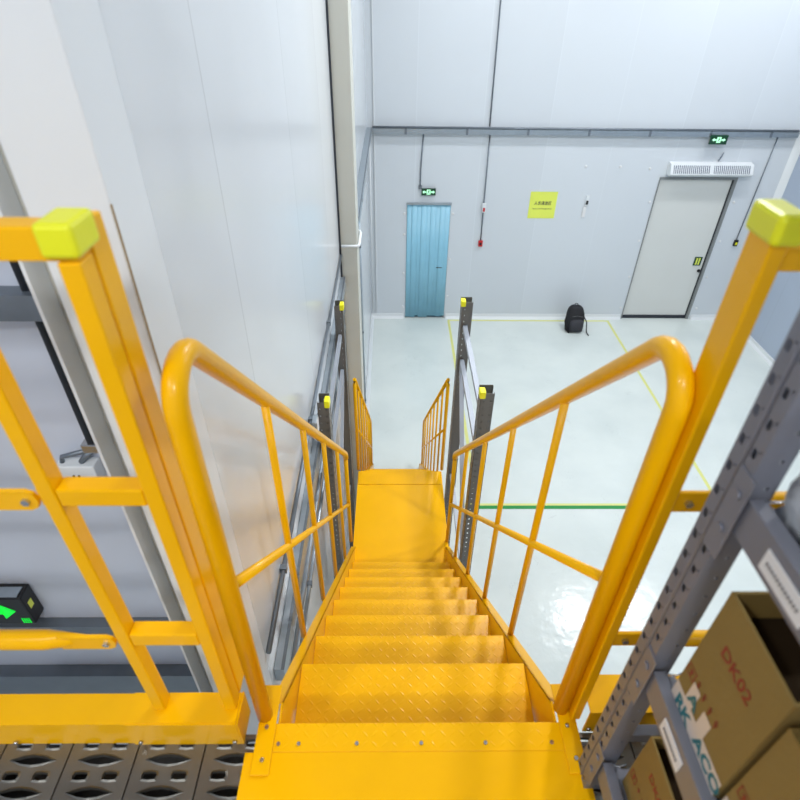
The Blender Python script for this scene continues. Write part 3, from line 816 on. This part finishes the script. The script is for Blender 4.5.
# conduit wrapping the boxed column
conduit('column_conduit', 'white conduit bending around the boxed column above the cable tray', [(HX0+.02, 4.57, 3.98), (-.30, 4.575, 3.98), (-.284, 4.585, 3.98), (-.282, 4.61, 3.98), (-.282, 4.88, 3.98), (-.29, 4.92, 3.98), (-.36, 4.93, 3.98)], .012, m='white')
conduit('riser_conduit', 'thin vertical conduit beside the boxed column reaching down near the floor', [(HX0+.02, 7.2, .3), (HX0+.02, 7.2, 3.6)], .014, [(HX0+.001, HX0+.036, 7.18, 7.22, z, z+.03) for z in (.35, 1.6, 2.9)])
conduit('riser_conduit', 'thin white vertical pipe in the far left corner of the hall', [(-.40, 10.45, .18), (-.40, 10.45, 3.6)], .012, [], 'white')

# ------------------------------------------------------------------ services on the back wall
bt = thing('cable_tray', 'long galvanised cable tray running across the back wall above both doors', 'cable tray', (3.3, YB-.06, 3.6))
b = MB(); b.box(-.35, 7.0, YB-.10, YB-.002, 3.60, 3.602); b.box(-.35, 7.0, YB-.10, YB-.098, 3.602, 3.68); b.box(-.35, 7.0, YB-.10, YB-.002, 3.681, 3.684)
b.build('trunking', M['galv'], bt)
b = MB().tube([(-.35, YB-.05, 3.70), (3.2, YB-.05, 3.70), (7.0, YB-.05, 3.70)], .014, 8); b.tube([(-.35, YB-.085, 3.70), (3.2, YB-.085, 3.70), (7.0, YB-.085, 3.70)], .010, 8)
b.build('pipe', M['dgalv'], bt)
for k in range(7):
    x = .2+k*1.05
    MB().box(x, x+.04, YB-.105, YB-.1005, 3.595, 3.70).build('joint_plate', M['dgalv'], bt)
el = thing('cable_tray', 'short galvanised cable tray on the right wall by the far corner', 'cable tray', (7.1, 10, 3.6))
b = MB(); b.box(HX1-.10, HX1-.002, 5.5, YB-.12, 3.60, 3.602); b.box(HX1-.10, HX1-.098, 5.5, YB-.12, 3.602, 3.68); b.box(HX1-.10, HX1-.002, 5.5, YB-.12, 3.681, 3.684)
b.build('trunking', M['galv'], el)

def exit_sign(x, y, z, label, w=.26, h=.125):
    t = thing('exit_sign', label, 'sign', (x, y, z)); 
    MB().box(x-w/2, x+w/2, y-.03, y, z-h/2, z+h/2, bev=.004).build('housing', M['greend'], t)
    f = y-.0305
    q = MB()
    q.box(x-.035, x+.035, f-.001, f, z-.045, z+.045)
    for s in (-1, 1):
        q.box(x+s*.045, x+s*.08, f-.001, f, z-.012, z+.012)
        q.prism([(x+s*.08, f-.001, z-.03), (x+s*.08, f-.001, z+.03), (x+s*.115, f-.001, z)], (0, .001, 0))
    q.build('pictogram_panel', M['greenw'], t)
    g = MB(); ff = f-.0015    # running figure
    g.tube([(x+.006, ff, z+.032), (x+.006, ff-.0005, z+.032)], .008, 8)
    def limb(a, b_, r=.004):
        a = Vector((a[0]+x, 0, a[1]+z)); c_ = Vector((b_[0]+x, 0, b_[1]+z)); dd = (c_-a).normalized(); n = Vector((-dd.z, 0, dd.x))*r
        g.prism([(p.x, ff, p.z) for p in (a+n, c_+n, c_-n, a-n)], (0, .0005, 0))
    limb((.004, .024), (-.004, -.004), .007); limb((0, .018), (.018, .006), .003); limb((0, .018), (-.018, .012), .003)
    limb((-.002, -.004), (.014, -.018)); limb((.014, -.018), (.010, -.036)); limb((-.004, -.004), (-.012, -.022)); limb((-.012, -.022), (-.026, -.026))
    g.build('running_figure', M['greend'], t)
    return t
exit_sign(.655, YB-.03, 2.615, 'green emergency exit sign above the narrow blue door')
exit_sign(5.62, YB-.107, 3.56, 'green emergency exit sign above the wide white door', .30, .15)
MBk = MB().box(.60, .70, YB-.028, YB-.002, 2.59, 2.64).build('sign_bracket', M['dgalv']); tag(MBk, 'small grey bracket holding the exit sign above the blue door', 'bracket')
conduit('wall_conduit', 'thin grey conduit dropping from the tray to the exit sign above the blue door', [(.53, YB-.02, 3.59), (.50, YB-.02, 3.0), (.50, YB-.02, 2.72)], .012, [(.47, .53, YB-.03, YB-.002, 2.66, 2.72)], 'dgalv')
conduit('wall_conduit', 'long thin grey conduit hanging down the back wall from above to the red call point', [(1.64, YB-.02, 8.15), (1.64, YB-.02, 5.4), (1.66, YB-.02, 3.72)], .012, [], 'dgalv')
conduit('wall_conduit', 'thin grey conduit between the cable tray and the red call point', [(1.68, YB-.02, 3.59), (1.69, YB-.02, 2.5), (1.70, YB-.02, 1.70)], .012, [], 'dgalv')
conduit('wall_conduit', 'thin dark conduit dropping from the tray right of the white door', [(6.70, YB-.02, 3.59), (6.68, YB-.02, 2.6), (6.66, YB-.02, 1.75)], .010, [], 'dgalv')
a = thing('call_point', 'red square manual call point at the lower end of the thin conduit', 'alarm', (1.70, YB-.04, 1.63))
MB().box(1.66, 1.74, YB-.045, YB-.002, 1.58, 1.69, bev=.004).build('housing', M['red'], a)
MB().box(1.68, 1.72, YB-.047, YB-.0455, 1.61, 1.66).build('press_panel', M['cloth'], a)
a = thing('alarm_sounder', 'white and red alarm sounder mounted halfway down the thin conduit', 'alarm', (1.69, YB-.05, 2.33))
MB().box(1.66, 1.73, YB-.075, YB-.034, 2.25, 2.42, bev=.008).build('housing', M['white'], a)
MB().box(1.675, 1.715, YB-.079, YB-.0755, 2.27, 2.34, bev=.0015).build('sounder_lens', M['red'], a)
# cord with yellow tag
a = thing('pull_switch', 'small yellow and black pull switch on the thin conduit right of the white door', 'switch', (6.66, YB-.03, 1.68))
MB().box(6.63, 6.70, YB-.05, YB-.002, 1.62, 1.74, bev=.006).build('housing', M['black'], a)
MB().box(6.645, 6.685, YB-.056, YB-.0505, 1.65, 1.70, bev=.002).build('button', M['lime'], a)
# notice
a = thing('notice_sign', 'square yellow notice with black writing on the back wall', 'sign', (2.78, YB-.004, 2.37))
MB().box(2.54, 3.04, YB-.006, YB-.002, 2.13, 2.62).build('board', M['ysign'], a)
text('printed_words', '人员通道区', .072, (2.79, YB-.0065, 2.385), (1, 0, 0), (0, 0, 1), M['seal'], a, .0004, .9, .0012, 'CENTER')
text('printed_words', 'Personnel Passage Area', .034, (2.79, YB-.0065, 2.30), (1, 0, 0), (0, 0, 1), M['seal'], a, .0004, 1.1, .0003, 'CENTER')
# thermometer / dispenser
a = thing('wall_thermometer', 'slim white wall gauge with a black display right of the yellow notice', 'gauge', (3.6, YB-.02, 2.4))
MB().box(3.555, 3.615, YB-.02, YB-.002, 2.16, 2.36, bev=.004).build('card_holder', M['label'], a)
MB().box(3.575, 3.635, YB-.03, YB-.002, 2.37, 2.56, bev=.006).build('housing', M['white'], a)
MB().box(3.583, 3.627, YB-.033, YB-.0305, 2.40, 2.47).build('display', M['black'], a)
# screw cover caps
caps = [(3.46, 3.07), (4.08, 3.07), (4.62, 3.04), (4.78, 2.45), (4.78, 1.7), (4.78, .95), (4.78, .25), (6.36, 2.45), (6.36, 1.7), (6.36, .95), (6.38, .25), (.22, 1.8), (.22, 1.0), (.22, .25), (1.13, 2.2), (1.13, 1.3), (1.13, .5), (.22, 2.2)]
cp = None
W_ = 'small round white wall cap '
CAPL = [W_+'between the notice and air curtain, leftmost of the row', W_+'in the middle of the row left of the air curtain', W_+'just left of the air curtain',
        W_+'beside the top left of the white door', W_+'above mid height left of the white door', W_+'below mid height left of the white door', W_+'beside the bottom left corner of the white door',
        W_+'beside the top right of the white door', W_+'above mid height right of the white door', W_+'below mid height right of the white door', W_+'beside the bottom right corner of the white door',
        W_+'above mid height left of the blue door', W_+'below mid height left of the blue door', W_+'beside the bottom left corner of the blue door',
        W_+'beside the top right of the blue door', W_+'at mid height right of the blue door', W_+'low down right of the blue door', W_+'beside the top left of the blue door']
for i, (x, z) in enumerate(caps):
    if cp is None:
        cp = MB().tube([(0, 0, 0), (0, -.006, 0), (0, -.010, 0)], [.024, .024, .014], 12).build('cover_cap', M['label'])
        o = cp
    else: o = cp.copy(); C.objects.link(o)
    o.location = (x, YB-.0015, z)
    lb = CAPL[i]
    tag(o, lb, 'cap', ('wall caps in the row by the notice', 'wall caps left of the white door', 'wall caps right of the white door', 'wall caps around the blue door')[0 if i < 3 else 1 if i < 7 else 2 if i < 11 else 3])

# air curtain
ac = thing('air_curtain', 'long white air curtain unit with a slotted grille above the white door', 'air curtain', (5.62, YB-.1, 3.0))
b = MB().prism([(4.93, YB-.002, 2.95), (4.93, YB-.14, 2.95), (4.93, YB-.19, 2.99), (4.93, YB-.12, 3.15), (4.93, YB-.002, 3.17)], (1.48, 0, 0))
b.build('housing', M['white'], ac, bevel=.004)
nrm = Vector((0, -.16, -.07)).normalized(); nn = Vector((0, -.9165, .4)).normalized()
for x0, x1 in ((4.98, 5.64), (5.70, 6.36)):
    base0 = Vector((0, YB-.19, 2.99)); up = Vector((0, .07, .16)).normalized()
    n0 = Vector((0, -up.z, up.y))
    p = base0+up*.02+n0*.001
    g = MB().prism([(x0, p.y, p.z), (x1, p.y, p.z), (x1, (p+up*.135).y, (p+up*.135).z), (x0, (p+up*.135).y, (p+up*.135).z)], n0*.002)
    go = g.build('grille', M['vent'], ac)
    k = x0+.012; fbm = MB()
    while k < x1:
        q = p+n0*.0025
        fbm.prism([(k, q.y, q.z), (k+.016, q.y, q.z), (k+.016, (q+up*.135).y, (q+up*.135).z), (k, (q+up*.135).y, (q+up*.135).z)], n0*.004)
        k += .035
    fbm.build('slats', M['white'], go)
conduit('supply_cable', 'short grey cable rising from the air curtain to the tray', [(5.80, YB-.015, 3.18), (5.81, YB-.05, 3.26), (5.84, YB-.03, 3.33)], .010, [], 'dgalv')

# ------------------------------------------------------------------ rucksack
bp_ = thing('rucksack', 'black rucksack standing on the floor against the back wall', 'rucksack', (3.86, 10.25, 0))
def sup(cx, cy, rx, ry, z, n=28, e=.6):
    out = []
    for k in range(n):
        a = 2*PI*k/n; c, s = math.cos(a), math.sin(a)
        out.append((cx+rx*abs(c)**e*(1 if c > 0 else -1), cy+ry*abs(s)**e*(1 if s > 0 else -1), z))
    return out
DXB, DYB = -.16, -.12
before = set(bpy.data.objects)
rings = [sup(3.86, 10.20, .10, .07, .0), sup(3.86, 10.20, .165, .12, .012), sup(3.86, 10.205, .18, .13, .10), sup(3.86, 10.22, .182, .125, .24), sup(3.855, 10.24, .17, .105, .38), sup(3.85, 10.255, .14, .08, .47), sup(3.845, 10.265, .09, .05, .515), sup(3.845, 10.27, .03, .02, .525)]
MB().loft(rings).build('main_compartment', M['cloth'], bp_)
rings = [sup(3.87, 10.075, .08, .02, .03), sup(3.87, 10.07, .13, .045, .05), sup(3.87, 10.07, .135, .05, .16), sup(3.87, 10.085, .125, .045, .25), sup(3.87, 10.11, .08, .025, .285)]
MB().loft(rings).build('front_pocket', M['cloth2'], bp_)
MB().tube([(3.81, 10.27, .51), (3.815, 10.27, .55), (3.845, 10.27, .565), (3.875, 10.27, .55), (3.88, 10.27, .51)], .009, 8).build('carry_handle', M['cloth'], bp_)
MB().tube([(4.03, 10.22, .30), (4.09, 10.15, .20), (4.09, 10.05, .03), (4.11, 9.95, .012)], .011, 8).build('strap', M['cloth'], bp_)
MB().tube([(3.69, 10.24, .34), (3.655, 10.19, .22), (3.67, 10.12, .06), (3.74, 10.05, .012)], .012, 8).build('strap', M['cloth'], bp_)
MB().tube([(3.74, 10.135, .33), (3.86, 10.115, .36), (3.98, 10.13, .33)], .004, 6).build('zip', M['greyink'], bp_)

for o in set(bpy.data.objects)-before: o.location += Vector((DXB, DYB, 0))
# ------------------------------------------------------------------ recess wall fittings
YR = 1.2
sk = thing('socket_box', 'white socket box below the black twin cables on the recessed wall', 'socket', (-.885, YR-.03, 4.69))
MB().box(-.945, -.835, YR-.045, YR-.002, 4.645, 4.715, bev=.004).build('housing', M['white'], sk)
for x in (-.90, -.885): MB().tube([(x, YR-.0455, 4.68), (x, YR-.047, 4.68)], .0035, 8).build('pin_hole', M['black'], sk)
cb = thing('wall_conduit', 'dark twin conduit running down the recessed wall behind the safety gate', 'pipe', (-.845, YR-.02, 5.2))
MB().tube([(-.830, YR-.018, 4.78), (-.825, YR-.018, 8.1)], .011, 10).build('pipe', M['seal'], cb)
MB().tube([(-.803, YR-.018, 4.78), (-.798, YR-.018, 8.1)], .011, 10).build('pipe', M['dgalv'], cb)
MB().box(-.855, -.785, YR-.034, YR-.002, 4.755, 4.785, bev=.003).build('end_coupling', M['zinc'], cb)
MB().tube([(-.835, YR-.02, 4.755), (-.86, YR-.025, 4.735), (-.875, YR-.025, 4.716)], .009, 8).build('cable_loop', M['dgalv'], cb)
MB().tube([(-.85, YR-.02, 4.755), (-.925, YR-.025, 4.735), (-.93, YR-.025, 4.716)], .007, 8).build('cable_loop', M['dgalv'], cb)
# near exit sign
ex = thing('exit_sign', 'black box exit sign with a bright green arrow on the recessed wall at left', 'sign', (-1.42, YR-.04, 4.06))
X0, X1, Z0, Z1 = -1.62, -1.265, 3.96, 4.115
MB().box(X0, X1, YR-.065, YR-.002, Z0, Z1, bev=.006).build('housing', M['black'], ex)
MB().box(X0+.01, X1-.012, YR-.06, YR-.02, Z1+.0005, Z1+.004).build('top_cover', M['galv'], ex)
f = YR-.0655; zc = (Z0+Z1)/2; q = MB()
q.box(X1-.16, X1-.085, f-.001, f, zc-.012, zc+.022)
q.prism([(X1-.09, f-.001, zc-.04), (X1-.09, f-.001, zc+.05), (X1-.04, f-.001, zc+.005)], (0, .001, 0))
q.build('arrow', M['greena'], ex)
q = MB()
for k in range(4): q.box(X1-.038+k*.008, X1-.034+k*.008, f-.001, f, Z0+.012, Z0+.04)
q.build('led_bars', M['greena'], ex)
MB().box(X1+.0002, X1+.001, YR-.048, YR-.028, zc-.005, zc+.03).build('rating_label', M['ysign'], ex)

# ------------------------------------------------------------------ world, camera, colour
w = bpy.data.worlds.new('w'); bpy.context.scene.world = w; w.use_nodes = True
w.node_tree.nodes['Background'].inputs[0].default_value = (.9, .95, 1, 1); w.node_tree.nodes['Background'].inputs[1].default_value = .3
for o in list(bpy.data.objects):
    if '_o' in o: del o['_o']

cam = bpy.data.cameras.new('camera'); co = bpy.data.objects.new('camera', cam); C.objects.link(co)
PITCH, YAW, ROLL, F = R(37.2), R(1.0), R(.76), 566.
fwd = Vector((math.sin(YAW)*math.cos(PITCH), math.cos(YAW)*math.cos(PITCH), -math.sin(PITCH)))
right = Vector((math.cos(YAW), -math.sin(YAW), 0)); up = right.cross(fwd)
Rr = right*math.cos(ROLL)+up*math.sin(ROLL); U = -right*math.sin(ROLL)+up*math.cos(ROLL)
mt = Matrix((Rr, U, -fwd)).transposed().to_4x4(); mt.translation = (0, 0, 5.83)
co.matrix_world = mt
cam.sensor_fit = 'HORIZONTAL'; cam.sensor_width = 24; cam.lens = F/800*24
cam.clip_start = .02; cam.clip_end = 100
cam.dof.use_dof = True; cam.dof.focus_distance = 3.2; cam.dof.aperture_fstop = 2.8
sc = bpy.context.scene; sc.camera = co
vs = sc.view_settings; vs.view_transform = 'Standard'; vs.look = 'None'; vs.gamma = 1; vs.use_curve_mapping = False; vs.exposure = -.68
